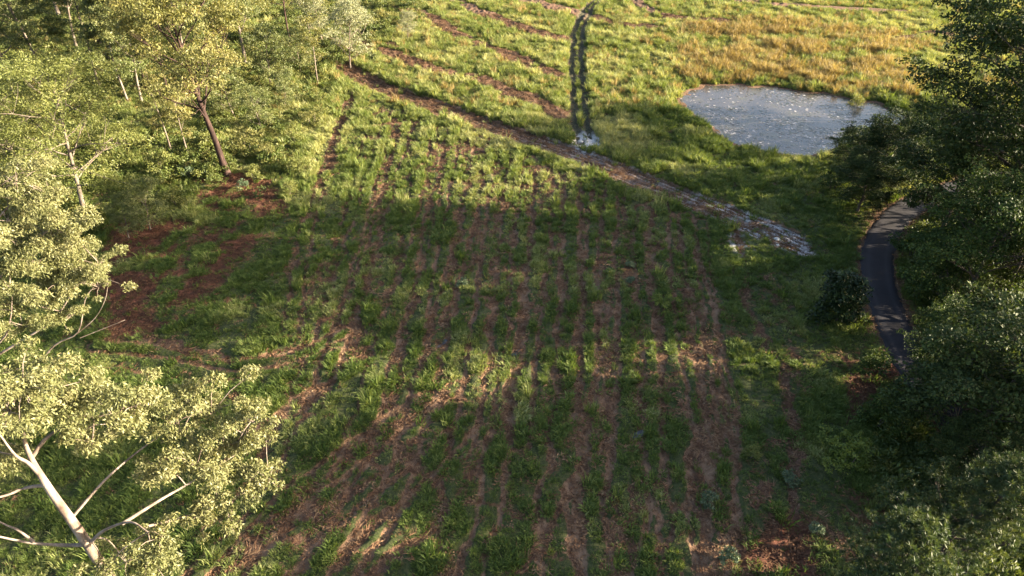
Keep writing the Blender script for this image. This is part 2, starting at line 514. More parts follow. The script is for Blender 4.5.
dark_bc = m.ramp(nf, [(.3, (.022, .023, .013)), (.5, (.055, .052, .030)), (.7, (.15, .13, .075))])
palec = m.ramp(nf, [(.3, (.34, .31, .30)), (.5, (.62, .58, .57)), (.7, (.76, .73, .72))])
bz = m.math('ADD', bare_, m.math('MULTIPLY', m.math('SUBTRACT', nf, .5), .9))
c = m.mix(gold_, grass_c, goldc)
c = m.mix(m.ramp(bz, [(.35, 0.0), (.62, 1.0)]), c, soil)
c = m.mix(m.math('MULTIPLY', red_, m.ramp(nm, [(.3, .5), (.5, 1.0)])), c, redc)
c = m.mix(m.math('MULTIPLY', _f, .7), c, (.05, .032, .024))
c = m.mix(mud_, c, dark_bc)
pz = m.math('MULTIPLY', pale_, m.ramp(strw, [(.34, 0.3), (.5, 1.0)]))
c = m.mix(pz, c, palec)
rgh = m.math('SUBTRACT', .95, m.math('MULTIPLY', pale_, .55))
hgt = m.math('ADD', m.math('MULTIPLY', nf, .6), m.math('MULTIPLY', nb, .4))
ground_mat = m.done(m.bsdf(c, rgh, hgt, .16, .9, .25))

ny, nx = GX.shape
idx = np.arange(nx * ny).reshape(ny, nx)
F = np.stack([idx[:-1, :-1], idx[:-1, 1:], idx[1:, 1:], idx[1:, :-1]], -1).reshape(-1, 4)
ma = np.stack([G['bare'], G['red'], G['gold']], -1).reshape(-1, 3)
mb = np.stack([G['mud'], G['pale'], G['ruts']], -1).reshape(-1, 3)
ground = tag(obj('ground', make_mesh('ground', np.stack([GX, GY, G['z']], -1).reshape(-1, 3), F, ground_mat, True, {'ma': ma, 'mb': mb, 'ln': G['line'].ravel()})),
             'rough cleared paddock of grass and brown mulch rows', kind='structure')

# pond water
m = NT('pond_water')
co = m.coord('Object')
n1 = m.noise(.35, 4, .6, co)
n2 = m.noise(3.0, 4, .6, co)
pc = m.ramp(n1, [(.35, (.04, .034, .034)), (.55, (.06, .052, .052)), (.7, (.07, .064, .048))])
water_mat = m.done(m.bsdf(pc, m.ramp(n1, [(.4, .1), (.6, .25)]), n2, .03, .4, .4))
cx, cy = np.mean(POND_W, 0)
ring = np.array([(cx + (x - cx) * 1.035, cy + (y - cy) * 1.035, POND_Z) for x, y in POND_W])
V = np.vstack([[(cx, cy, POND_Z)], ring])
n = len(ring)
F = np.array([(0, 1 + k, 1 + (k + 1) % n) for k in range(n)])
if np.cross(V[F[0][1]] - V[F[0][0]], V[F[0][2]] - V[F[0][0]])[2] < 0: F = F[:, ::-1]
tag(obj('pond', make_mesh('pond', V, F, water_mat, True)), 'small round farm pond with grey lilac water', kind='structure')

# driveway: crowned strip with soft broken edges
m = NT('asphalt')
co = m.coord('Object')
nA, nB_ = m.noise(14, 5, .7, co), m.noise(.8, 4, .6, co)
lane = m.attr('lane').outputs['Fac']
ac = m.ramp(nB_, [(.3, (.011, .009, .012)), (.7, (.018, .015, .020))])
ac = m.mix(m.math('MULTIPLY', lane, .5), ac, (.034, .030, .036))
ac = m.mix(m.ramp(nA, [(.55, 0.0), (.75, .5)]), ac, (.06, .055, .055))
asphalt = m.done(m.bsdf(ac, .75, nA, .01, .5, .3))
V, lanes = [], []
prof = np.linspace(-1, 1, 13)
rp = np.array(ROAD)
tan = np.gradient(rp, axis=0)
tan /= np.linalg.norm(tan, axis=1)[:, None]
for k, (p, t) in enumerate(zip(rp, tan)):
    nrm = np.array((t[1], -t[0]))
    for s in prof:
        w = ROAD_W * s * (1 + (.07 * math.sin(k * 2.1 + s) + .05 * math.sin(k * .73 + 4 * s) if abs(s) > .95 else 0))
        q = p + nrm * w
        V.append((q[0], q[1], .075 + .03 * (1 - s * s) - (.09 if abs(s) > .95 else 0)))
        lanes.append(max(0, 1 - abs(abs(s) - .5) / .2))
nr, npf = len(rp), len(prof)
idx = np.arange(nr * npf).reshape(nr, npf)
F = np.stack([idx[:-1, :-1], idx[1:, :-1], idx[1:, 1:], idx[:-1, 1:]], -1).reshape(-1, 4)
V = np.array(V)
if np.cross(V[F[0][1]] - V[F[0][0]], V[F[0][3]] - V[F[0][0]])[2] < 0: F = F[:, ::-1]
tag(obj('driveway', make_mesh('driveway', V, F, asphalt, True, {'lane': lanes})), 'narrow dark sealed driveway curving between trees', kind='structure')


# ------------------------------------------------------------------ leaves, tubes, trees
def quads_from_leaves(cen, ax, L, W, rng_, flat=0.0):
    """one rhombic leaf per row; ax = long axis"""
    n = len(cen)
    ax = ax / (np.linalg.norm(ax, axis=1)[:, None] + 1e-9)
    r = rng_.normal(size=(n, 3))
    if flat: r = r * (1 - flat) + np.array((0, 0, 1.0)) * flat * 2       # leaf face turned to the sky
    b = np.cross(ax, r)
    b /= np.linalg.norm(b, axis=1)[:, None] + 1e-9
    L, W = np.broadcast_to(L, n)[:, None], np.broadcast_to(W, n)[:, None]
    V = np.stack([cen - ax * L * .5, cen + b * W * .5 - ax * L * .08, cen + ax * L * .5, cen - b * W * .5 - ax * L * .08], 1).reshape(-1, 3)
    return V, np.arange(4 * n).reshape(n, 4)


def tube(pts, rad, k=7):
    pts = np.array(pts, float)
    n = len(pts)
    t = np.gradient(pts, axis=0)
    t /= np.linalg.norm(t, axis=1)[:, None] + 1e-9
    ref = np.array((1.0, 0.3, 0.1))
    a = np.cross(t, ref); a /= np.linalg.norm(a, axis=1)[:, None] + 1e-9
    b = np.cross(t, a)
    an = np.linspace(0, 2 * np.pi, k, endpoint=False)
    rad = np.asarray(rad)[:, None, None]
    ringv = pts[:, None] + rad * (np.cos(an)[None, :, None] * a[:, None] + np.sin(an)[None, :, None] * b[:, None])
    V = np.vstack([ringv.reshape(-1, 3), pts[-1:] + t[-1:] * rad[-1, 0]])
    i = np.arange(n * k).reshape(n, k)
    j = np.roll(i, -1, 1)
    F4 = np.stack([i[:-1], j[:-1], j[1:], i[1:]], -1).reshape(-1, 4)
    tip = np.stack([i[-1], j[-1], np.full(k, n * k)], -1)
    return V, F4, tip


class Tubes:
    def __init__(self): self.V, self.F4, self.F3, self.n = [], [], [], 0

    def add(self, pts, rad, k=7):
        V, a, b = tube(pts, rad, k)
        self.V.append(V); self.F4.append(a + self.n); self.F3.append(b + self.n)
        self.n += len(V)

    def mesh(self, name, mat):
        return make_mesh(name, np.vstack(self.V), [np.vstack(self.F4), np.vstack(self.F3)], mat, True)


class Leaves:
    def __init__(self, seed): self.r = np.random.default_rng(seed); self.V, self.v, self.n = [], [], 0

    def clump(self, c, rad, n, L, W, hang=0.0, out=0.3, squash=.7, flat=0.0, tone=None, shell=.45):
        r = self.r
        d = r.normal(size=(n, 3)); d /= np.linalg.norm(d, axis=1)[:, None]
        d[:, 2] = np.where(d[:, 2] < -.25, -d[:, 2] * .6, d[:, 2])
        rr = rad * (shell + (1 - shell) * r.random(n) ** .6) * (.75 + .5 * r.random(n))
        off = d * rr[:, None] * np.array((1, 1, squash))
        ax = r.normal(size=(n, 3)) * .8 + d * out * 2 + np.array((0, 0, -1.0)) * hang * 2
        V, _ = quads_from_leaves(np.asarray(c) + off, ax, L * (.65 + .7 * r.random(n)), W * (.65 + .7 * r.random(n)), r, flat)
        t = (r.random() if tone is None else tone)
        v = np.clip(.5 * t + .5 * r.random(n) + .12 * d[:, 2], 0, 1)
        self.V.append(V); self.v.append(np.repeat(v, 4)); self.n += n

    def puff(self, c, axis_, rad, n, W, tone=None):                  # pine tuft: needles radiating forward
        r = self.r
        d = r.normal(size=(n, 3)) * .75 + np.asarray(axis_) * .55
        d /= np.linalg.norm(d, axis=1)[:, None]
        L = rad * (.8 + .4 * r.random(n))
        V, _ = quads_from_leaves(np.asarray(c) + d * L[:, None] * .5, d, L, W, r)
        t = r.random() if tone is None else tone
        self.V.append(V); self.v.append(np.repeat(np.clip(.6 * t + .4 * r.random(n), 0, 1), 4)); self.n += n

    def mesh(self, name, mat):
        return make_mesh(name, np.vstack(self.V), np.arange(4 * self.n).reshape(-1, 4), mat, False, {'v': np.concatenate(self.v)})


def wander(rnd, p, d, length, n, wob, lift):
    pts = [np.array(p, float)]
    d = np.array(d, float)
    for k in range(n):
        d = d + np.array([rnd.gauss(0, wob) for _ in range(3)]) + np.array((0, 0, lift))
        d /= np.linalg.norm(d)
        pts.append(pts[-1] + d * length / n)
    return pts


def grow(kind, seed, H, r0, base, spread, nl, leaf, bark, nleaf, L, W, clump_r, up=.6, hang=.2, lift=.06, squash=.7, flat=0.0, lean=(0, 0), dead=0, subs=3, top=.93, wob=.05, prof='round', stems=1):
    """tree meshes: trunk, separate limbs, crown"""
    rnd = random.Random(seed)
    lv = Leaves(seed)
    trunks, limbs = Tubes(), []
    clumps = []
    for s in range(stems):
        a0 = rnd.uniform(0, 6.28)
        sl = np.array((lean[0], lean[1], 1.0)) + (np.array((math.cos(a0), math.sin(a0), 0)) * .28 if stems > 1 else 0)
        Hs = H * (1 if s == 0 else rnd.uniform(.7, .95))
        nt = 9
        tp = wander(rnd, (math.cos(a0) * .15 * (stems > 1), math.sin(a0) * .15 * (stems > 1), -.15), sl / np.linalg.norm(sl), Hs * top, nt, wob, .05)
        tr = [r0 * (1.35 if k == 0 else 1.0) * (1 - .86 * (k / nt) ** .9) + .008 for k in range(nt + 1)]
        trunks.add(tp, tr, 8)
        tpa = np.array(tp)
        nls = max(3, nl // stems)
        for i in range(nls):
            f = base + (1 - base) * ((i + rnd.uniform(.1, .9)) / nls)
            fk = f * nt
            k = min(nt - 1, int(fk))
            p = tpa[k] + (tpa[k + 1] - tpa[k]) * (fk - k)
            az = i * 2.4 + rnd.uniform(-.5, .5) + seed
            g = (f - base) / (1 - base)
            if prof == 'round': ln = spread * (.55 + .75 * math.sin(math.pi * min(1, .15 + .8 * g))) * rnd.uniform(.7, 1.15)
            elif prof == 'cone': ln = spread * (1.1 - .9 * g) * rnd.uniform(.75, 1.15)
            else: ln = spread * (.45 + .75 * g) * rnd.uniform(.7, 1.15)
            upk = up * (.5 + .9 * g)
            d = np.array((math.cos(az), math.sin(az), upk)); d /= np.linalg.norm(d)
            lp = wander(rnd, p, d, ln, 5, .13, lift)
            rl = max(.02, r0 * .42 * (1 - .6 * f))
            T = Tubes()
            T.add(lp, [rl * (1 - .8 * q / 5) for q in range(6)], 5)
            isdead = i < dead
            ends = [(lp[-1], lp[-1] - lp[-2])]
            for j in range(subs):
                q = rnd.choice([2, 3, 3, 4])
                dd = (lp[q] - lp[q - 1]); dd /= np.linalg.norm(dd)
                dd = dd + np.array([rnd.gauss(0, .65), rnd.gauss(0, .65), rnd.gauss(.15, .4)])
                sp_ = wander(rnd, lp[q], dd / np.linalg.norm(dd), ln * rnd.uniform(.25, .5), 3, .15, lift)
                T.add(sp_, [rl * .4, rl * .32, rl * .22, rl * .1], 4)
                ends.append((sp_[-1], sp_[-1] - sp_[-2]))
            limbs.append(T)
            if not isdead: clumps += ends
        clumps.append((tpa[-1], tpa[-1] - tpa[-2]))
    per = max(8, int(nleaf / len(clumps)))
    for p, d in clumps:
        if kind == 'pine':
            for q in range(max(2, per // 44)):
                off = np.array([rnd.gauss(0, clump_r * .75), rnd.gauss(0, clump_r * .75), rnd.gauss(0, clump_r * .45)])
                ax = np.array((rnd.gauss(0, .35), rnd.gauss(0, .35), 1)) + d / (np.linalg.norm(d) + 1e-6) * .6 + off * .4
                lv.puff(p + off, ax / np.linalg.norm(ax), L, 44, W)
        else:
            rc = clump_r * rnd.uniform(.7, 1.25)
            tone = rnd.random()
            for q in range(3):                                        # lobes make the clump edge uneven
                off = np.array([rnd.gauss(0, rc * .45), rnd.gauss(0, rc * .45), rnd.gauss(0, rc * .25)])
                lv.clump(p + off, rc * rnd.uniform(.5, .85), per // 3, L, W, hang, .3, squash, flat, min(1, max(0, tone + rnd.uniform(-.2, .2))))
    t = trunks.mesh('trunk', M[bark])
    return dict(trunk=t, limbs=[l.mesh('limb', M[bark]) for l in limbs], crown=lv.mesh('crown', M[leaf]), H=H)


def place(P, name, loc, rz, s, label, cat='tree', group=None, limbs=True, leafmat=None, nz=None):
    z = gz(loc[0], loc[1])
    e = tag(empty(name, (loc[0], loc[1], z), rz, s), label, cat, group)
    obj('trunk', P['trunk'], e)
    if limbs:
        for l in P['limbs']: obj('limb', l, e)
    obj('crown', P['crown'], e)
    return e


# ------------------------------------------------------------------ the two foreground gums, branch by branch
def big_gum(name, loc, trunk_pts, trunk_r, limbs, label, seed, L=.115, W=.036, dens=1.9):
    e = tag(empty(name, (loc[0], loc[1], gz(*loc))), label, 'tree')
    off = np.array((loc[0], loc[1], gz(*loc)))
    T = Tubes()
    tp = spline(trunk_pts, 4)
    tr = np.interp(np.linspace(0, 1, len(tp)), np.linspace(0, 1, len(trunk_r)), trunk_r)
    T.add(np.array(tp) - off, tr, 12)
    obj('trunk', T.mesh('trunk', M['bark_gum']), e)
    rnd = random.Random(seed)
    for li, (path, r, clumps) in enumerate(limbs):
        T = Tubes()
        lp = np.array(spline(path, 4)) - off
        r *= .72
        T.add(lp, np.linspace(r, max(.012, r * .3), len(lp)), 8)
        lv = Leaves(seed * 31 + li)
        for (c, rad) in clumps:
            c = np.array(c) - off
            k = int(np.argmin(np.linalg.norm(lp - c, axis=1) + np.linspace(1.2, 0, len(lp))))
            mid = (lp[k] + c) / 2 + np.array([rnd.gauss(0, .1), rnd.gauss(0, .1), rnd.gauss(.06, .1)]) * np.linalg.norm(c - lp[k])
            T.add(spline([lp[k], mid, c], 4), np.linspace(r * .36, .015, 9), 5)
            tone = rnd.uniform(.2, .9)
            nlobe = 9
            for q in range(nlobe):
                o = np.array([rnd.gauss(0, rad * .58), rnd.gauss(0, rad * .58), rnd.gauss(0, rad * .36)])
                tip = c + o
                T.add([c - np.array((0, 0, rad * .2)), c + o * .5 + np.array((0, 0, .05)), tip], [.014, .010, .006], 4)
                lr = rad * rnd.uniform(.24, .52)
                lv.clump(tip, lr, int(dens * 330 * (lr / .5) ** 2), L, W, .55, .25, .75, 0, min(1, max(0, tone + rnd.uniform(-.25, .25))))
        lo = obj('limb', T.mesh('limb', M['bark_gum']), e)
        if clumps: obj('foliage', lv.mesh('foliage', M['gum_leaf']), lo)
    return e


g1 = (-11.9, 11.7)
f0 = 11.7
big_gum('gum_tree', g1, [(-11.8, 11.6, -.2), (-11.85, 11.65, 3), (-11.95, 11.7, 6), (-11.9, 11.75, 9), PF(108, 576, f0), PF(78, 530, f0), PF(52, 493, f0), PF(36, 467, f0 + .1), PF(26, 446, f0 + .3), PF(22, 425, f0 + .6)],
        [.30, .24, .2, .175, .15, .125, .10, .07, .05, .03], [
    ([PF(84, 545, f0), PF(60, 545, f0), PF(25, 542, f0 - .2), PF(-30, 530, f0 - .4)], .085, [(PF(-60, 510, f0 - .3), 1.3)]),
    ([PF(34, 542, f0 - .15), PF(18, 530, f0 - .1), PF(2, 523, f0), PF(-40, 500, f0 + .3)], .06, [(PF(-50, 470, f0 + .5), 1.2)]),
    ([PF(92, 541, f0), PF(105, 530, f0 - .1), PF(130, 522, f0 - .3), PF(148, 532, f0 - .6)], .075,
     [(PF(110, 566, f0 - 1.0), .75), (PF(148, 553, f0 - .7), .85), (PF(160, 535, f0 - .4), .6), (PF(125, 560, f0), .6)]),
    ([PF(47, 485, f0), PF(25, 488, f0), PF(0, 497, f0 - .3), PF(-40, 500, f0 - .6)], .075, [(PF(-40, 450, f0 - .5), 1.2)]),
    ([PF(40, 475, f0 + .05), PF(28, 463, f0), PF(15, 455, f0 - .2), PF(0, 435, f0 - .4)], .085, [(PF(5, 405, f0 - .4), 1.0), (PF(20, 385, f0 - .2), .8), (PF(-30, 400, f0), 1.1), (PF(0, 440, f0 + .6), .7)]),
    ([PF(30, 460, f0 + .2), PF(50, 435, f0 + .6), PF(85, 420, f0 + 1.0), PF(120, 412, f0 + 1.2)], .08,
     [(PF(42, 400, f0 + .6), .95), (PF(65, 412, f0 + .9), .85), (PF(92, 400, f0 + 1.2), .9), (PF(118, 418, f0 + 1.3), .9), (PF(92, 440, f0 + .8), .6), (PF(138, 400, f0 + 1.6), .75)]),
    ([PF(70, 520, f0), PF(105, 480, f0 + .8), PF(140, 450, f0 + 1.7), PF(175, 425, f0 + 2.3)], .06,
     [(PF(165, 405, f0 + 2.4), .8), (PF(188, 402, f0 + 2.7), .75), (PF(210, 410, f0 + 2.8), .8), (PF(180, 432, f0 + 2.0), .65)]),
    ([PF(122, 524, f0 - .2), PF(160, 500, f0 + .6), PF(195, 480, f0 + 1.3), PF(235, 455, f0 + 2.0)], .07,
     [(PF(165, 470, f0 + 1.0), .75), (PF(195, 462, f0 + 1.4), .85), (PF(222, 445, f0 + 2.0), .75), (PF(246, 432, f0 + 2.3), .75), (PF(252, 420, f0 + 2.5), .6)]),
    ([PF(145, 527, f0 - .3), PF(180, 518, f0 + .3), PF(215, 507, f0 + .8), PF(250, 490, f0 + 1.3)], .055,
     [(PF(215, 497, f0 + .9), .65), (PF(200, 515, f0 + .4), .55), (PF(268, 480, f0 + 1.6), .75), (PF(250, 478, f0 + 1.5), .65), (PF(228, 520, f0 + .5), .45)]),
], 'tall foreground gum with thick white trunk and pale olive leaves, lower left corner', 3)

f2 = 24.5
g2 = (-28.4, 24.5)
big_gum('gum_tree', g2, [(-28.4, 24.5, -.2), (-28.2, 24.5, 2.5), (-27.8, 24.5, 5), PF(-58, 400, f2), PF(-50, 350, f2), PF(-45, 300, f2 + .3), PF(-40, 240, f2 + .6)],
        [.36, .31, .26, .2, .16, .11, .05], [
    ([PF(-52, 390, f2), PF(-5, 357, f2 + .2), PF(28, 337, f2 + .5), PF(55, 318, f2 + .8), PF(75, 288, f2 + 1)], .11,
     [(PF(20, 300, f2 + .6), 1.34), (PF(48, 285, f2 + .9), 1.28), (PF(68, 275, f2 + 1.2), 1.22), (PF(92, 275, f2 + 1.5), 1.16), (PF(62, 320, f2 + .6), 0.92)]),
    ([PF(-50, 380, f2), PF(0, 342, f2 - .3), PF(10, 320, f2 - .4), PF(12, 300, f2 - .4)], .08, [(PF(8, 285, f2 - .4), 1.22), (PF(-15, 310, f2 - .4), 1.34), (PF(22, 325, f2 - .4), 0.85)]),
    ([PF(-50, 350, f2), PF(-10, 290, f2 + .4), PF(25, 250, f2 + .9), PF(55, 225, f2 + 1.3)], .09,
     [(PF(20, 245, f2 + .8), 1.40), (PF(48, 232, f2 + 1.2), 1.34), (PF(75, 235, f2 + 1.6), 1.22), (PF(5, 262, f2 + .5), 1.34), (PF(35, 262, f2 + .7), 1.16), (PF(98, 262, f2 + 1.9), 0.92)]),
    ([PF(-45, 310, f2), PF(-15, 240, f2 + .3), PF(10, 205, f2 + .8), PF(35, 188, f2 + 1.2)], .08,
     [(PF(5, 215, f2 + .6), 1.40), (PF(30, 200, f2 + 1.1), 1.28), (PF(52, 195, f2 + 1.4), 1.10), (PF(-15, 190, f2 + .4), 1.34), (PF(15, 180, f2 + 1.0), 0.98)]),
    ([PF(-50, 402, f2), PF(0, 392, f2 + .8), PF(30, 372, f2 + 1.4), PF(55, 345, f2 + 1.8), PF(78, 332, f2 + 2.0), PF(85, 300, f2 + 2.1), PF(95, 285, f2 + 2.2)], .08, []),
    ([PF(78, 333, f2 + 2.0), PF(95, 318, f2 + 2.2), PF(105, 300, f2 + 2.2), PF(108, 283, f2 + 2.3)], .03, [(PF(98, 285, f2 + 2.3), 0.67)]),
    ([PF(80, 338, f2 + 2.0), PF(100, 330, f2 + 2.3), PF(125, 320, f2 + 2.6)], .026, []),
    ([PF(-50, 400, f2), PF(-20, 380, f2 + .6), PF(20, 368, f2 + 1), PF(50, 352, f2 + 1.2)], .05, [(PF(-20, 350, f2 + .6), 1.10)]),
], 'pale olive gum with bare white branch tips, mid left edge above the foreground gum', 5, .135, .042, 1.5)

# ------------------------------------------------------------------ woodland prototypes
P = {}
P['ironbark'] = grow('leaf', 11, 17.5, .34, .36, 5.4, 22, 'warm_leaf', 'bark_red', 28000, .27, .10, 1.35, .75, .35, .05, .7, dead=3, subs=5, wob=.035)
P['thin1'] = grow('leaf', 12, 16, .17, .35, 2.9, 15, 'gum_leaf_far', 'bark_grey', 13000, .28, .11, 1.15, .8, .4, .05, wob=.05)
P['thin2'] = grow('leaf', 13, 15, .19, .40, 3.1, 15, 'warm_leaf', 'bark_red', 13000, .28, .11, 1.15, .7, .35, .05, wob=.05, dead=2)
P['thin3'] = grow('leaf', 14, 14, .16, .30, 3.1, 16, 'gum_leaf_far', 'bark_pale', 14000, .28, .11, 1.15, .8, .4, .06, wob=.06)
P['feather'] = grow('leaf', 15, 12, .22, .22, 4.6, 24, 'wattle_leaf', 'bark_grey', 30000, .22, .07, 1.3, .55, .1, .03, .6, subs=5)
P['gummid'] = grow('leaf', 16, 17, .28, .34, 4.4, 20, 'gum_leaf_far', 'bark_pale', 24000, .23, .09, 1.35, .8, .5, .06, subs=5)
P['small'] = grow('leaf', 17, 6, .10, .15, 2.1, 15, 'gum_leaf_far', 'bark_grey', 9000, .2, .08, .8, .7, .3, .05, subs=4)
P['greytree'] = grow('leaf', 18, 7, .12, .15, 2.6, 17, 'grey_leaf', 'bark_grey', 11000, .19, .07, .85, .8, .1, .07, subs=4)
P['sapling'] = grow('leaf', 19, 8.5, .09, .4, 1.5, 9, 'warm_leaf', 'bark_pale', 4000, .2, .08, .7, .8, .3, .05)
# right-hand side
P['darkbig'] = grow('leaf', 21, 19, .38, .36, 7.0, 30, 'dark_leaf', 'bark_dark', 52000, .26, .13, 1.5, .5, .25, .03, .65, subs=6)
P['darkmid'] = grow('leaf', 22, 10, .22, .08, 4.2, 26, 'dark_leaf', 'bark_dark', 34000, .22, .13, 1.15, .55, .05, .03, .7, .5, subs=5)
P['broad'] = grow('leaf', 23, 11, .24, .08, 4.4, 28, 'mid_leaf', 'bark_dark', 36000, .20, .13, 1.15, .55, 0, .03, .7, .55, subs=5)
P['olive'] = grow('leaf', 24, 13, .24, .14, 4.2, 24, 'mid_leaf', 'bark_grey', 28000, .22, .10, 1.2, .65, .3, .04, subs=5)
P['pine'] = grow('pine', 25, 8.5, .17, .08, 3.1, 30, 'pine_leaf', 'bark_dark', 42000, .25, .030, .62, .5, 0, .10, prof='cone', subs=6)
P['tallgum'] = grow('leaf', 26, 20, .3, .22, 4.8, 20, 'gum_leaf_far', 'bark_grey', 9000, .36, .14, 1.4, .75, .4, .05, subs=4)
P['opengum'] = grow('leaf', 31, 20, .28, .32, 4.6, 13, 'gum_leaf_far', 'bark_grey', 3600, .34, .13, 1.15, .75, .4, .05, subs=3)
P['pondtree'] = grow('leaf', 27, 14, .22, .12, 4.4, 18, 'dark_leaf', 'bark_dark', 12000, .34, .16, 1.4, .6, .2, .05, subs=4)

GW = 'woodland trees at the upper left'
WOOD = [  # base px, proto, scale, rot, label
    ((227, 174), 'ironbark', 1.0, .3, 'large tree with thick red brown trunk and sparse yellowish crown'),
    ((86, 216), 'feather', 1.02, 1.0, 'feathery bright green tree just above the mid left gum'),
    ((32, 190), 'feather', .72, 2.4, 'short bright green tree half hidden behind the mid left gum crown'),
    ((-38, 225), 'gummid', 1.05, .2, 'pale gum with forked trunk at the left edge, upper left'),
    ((150, 228), 'small', .72, .4, 'small olive tree at the wood edge beside the red litter'),
    ((128, 236), 'small', .55, 2.0, 'low olive sapling between mid left gum and red litter'),
    ((150, 97), 'thin2', 1.0, .8, 'slender red brown trunk tree, most upright of the leaning trunk cluster'),
    ((142, 103), 'thin3', .95, 2.8, 'slender pale trunk tree in the leaning trunk cluster'),
    ((129, 104), 'thin3', .85, 4.6, 'thin whitish trunk tree left of the leaning trunk cluster'),
    ((168, 92), 'thin2', .95, 3.9, 'dark slender tree between trunk cluster and the large red brown tree'),
    ((101, 90), 'thin1', .95, 1.2, 'grey thin tree above the feathery green tree'),
    ((58, 100), 'thin1', 1.0, 5.1, 'tall grey tree behind the left edge gum, half in shade'),
    ((15, 95), 'gummid', .9, 3.3, 'olive gum in the far upper left, leaves overhanging the left edge'),
    ((34, 55), 'thin3', 1.05, .3, 'far gum near the top left corner'),
    ((78, 52), 'thin1', 1.05, 2.2, 'far grey gum second from the top left corner'),
    ((108, 44), 'thin2', 1.0, 4.4, 'far red trunk tree behind the leaning trunk cluster'),
    ((140, 36), 'thin1', 1.1, 5.6, 'far tall gum behind trunk cluster at the top edge'),
    ((186, 64), 'thin3', 1.0, 1.7, 'pale trunk gum right behind the large red brown tree, left side'),
    ((214, 36), 'thin1', .95, .2, 'far gum whose crown tops the large red brown tree'),
    ((246, 66), 'gummid', .85, 4.0, 'leafy olive gum behind the large red brown tree, right side'),
    ((252, 14), 'thin2', .95, 2.9, 'far yellowish tree at the top edge above the large red brown tree'),
    ((292, 47), 'thin2', .9, 5.2, 'dark bent trunk tree near the top edge beside the grey crown'),
    ((300, 10), 'thin1', .85, 1.1, 'far gum on the top edge left of the grey crown'),
    ((318, 85), 'sapling', 1.0, .5, 'lone white stemmed sapling at the wood edge by the wheel track'),
    ((350, 66), 'greytree', 1.15, 1.4, 'silvery grey crowned tree at the wood corner above the wheel track'),
    ((322, 42), 'greytree', 1.0, 3.6, 'silver leaved tree behind the grey crown, touching the top edge'),
    ((172, 155), 'sapling', .95, 2.2, 'pale stemmed sapling left of the large red brown trunk'),
    ((190, 159), 'sapling', .85, 4.9, 'thin dark stemmed sapling nearest the large red brown trunk'),
    ((262, 132), 'small', .75, 3.1, 'yellow olive bushy tree right of the large red brown trunk'),
    ((285, 108), 'small', .65, .9, 'small yellow olive tree between red brown trunk and white stemmed sapling'),
    ((408, 40), 'greytree', .52, 2.5, 'lone little grey green tree among the brown mulch strips'),
    ((10, 150), 'thin1', .9, .4, 'gum sapling crowded under the left edge gum'),
    ((175, 20), 'gummid', .95, 1.9, 'broad far gum on the top edge, left of centre of the wood'),
    ((-20, 60), 'gummid', 1.0, 4.4, 'olive gum cut by the left edge below the top left corner'),
    ((215, 95), 'thin3', .8, 3.7, 'pale gum crowded behind the large red brown trunk'),
    ((270, 88), 'small', 1.1, 1.9, 'bushy olive tree midway between large trunk and bent dark trunk'),
    ((235, 118), 'small', .95, 5.0, 'bushy olive tree just right behind the large red brown trunk'),
    ((300, 72), 'small', .8, 2.3, 'small olive tree left of the lone white stemmed sapling'),
    ((60, 18), 'gummid', 1.0, 5.5, 'broad far gum at the top left corner'),
]
for (px, proto, s, rz, lab) in WOOD:
    w = PG(*px)
    place(P[proto], {'ironbark': 'ironbark_tree', 'feather': 'wattle_tree', 'greytree': 'saltbush_tree', 'sapling': 'sapling', 'small': 'small_tree'}.get(proto, 'gum_tree'), w, rz, s, lab, 'sapling' if proto == 'sapling' else 'tree', GW)

GR = 'dark trees along the driveway'
RIGHT = [  # world x, y, proto, scale, rot, label
    ((39.0, 49.5), 'darkbig', 1.05, .6, 'tall dark tree with leaning grey trunk between pond and driveway'),
    ((34.4, 58.6), 'darkmid', .66, 2.2, 'dark round tree hanging over the right end of the pond'),
    ((47.0, 53.5), 'olive', 1.1, 1.2, 'olive tree behind the tall dark tree at the right edge'),
    ((36.4, 50.8), 'darkmid', .86, 2.6, 'dark spreading tree overhanging the driveway where it vanishes'),
    ((31.0, 54.8), 'darkmid', .5, 3.0, 'dark low tree at the hidden upper end of the driveway'),
    ((33.2, 62.0), 'darkmid', .45, 4.1, 'low dark bush on the near right shore of the pond'),
    ((38.2, 43.5), 'darkmid', .85, 5.2, 'dark tree in front of the leaning trunk at the right edge'),
    ((42.5, 48.0), 'darkmid', .42, 1.9, 'low dark tree at the foot of the leaning trunk, right side'),
    ((37.0, 46.6), 'darkmid', .36, 4.4, 'low dark bush at the foot of the leaning trunk, left side'),
    ((36.0, 41.0), 'olive', .62, 3.3, 'olive tree right of the driveway bend below the leaning trunk'),
    ((31.0, 38.6), 'broad', .86, .9, 'dense broadleaf tree right of the driveway with light leaf tips'),
    ((25.4, 26.6), 'darkmid', .88, 5.0, 'darkest broadleaf tree hiding the lower driveway'),
    ((26.6, 31.2), 'broad', .5, 2.0, 'rounded broadleaf tree where the driveway disappears'),
    ((30.6, 29.0), 'broad', .6, 2.7, 'broadleaf tree behind the darkest tree at right'),
    ((37.4, 29.0), 'broad', .82, 4.2, 'broadleaf tree on the right edge, level with the driveway'),
    ((31.4, 42.0), 'broad', .42, 1.5, 'low leafy bush on the right verge of the driveway bend'),
    ((29.5, 25.0), 'broad', .8, .1, 'leafy tree on the right edge above the pine'),
    ((23.4, 23.2), 'darkmid', .45, 1.1, 'low dark tree between the pine and the darkest broadleaf tree'),
    ((19.2, 19.0), 'pine', .95, .4, 'bushy young pine at lower right with blue green tufts'),
    ((16.3, 15.2), 'pine', .93, 2.6, 'pine whose sunlit yellow tufts fill the bottom right corner'),
]
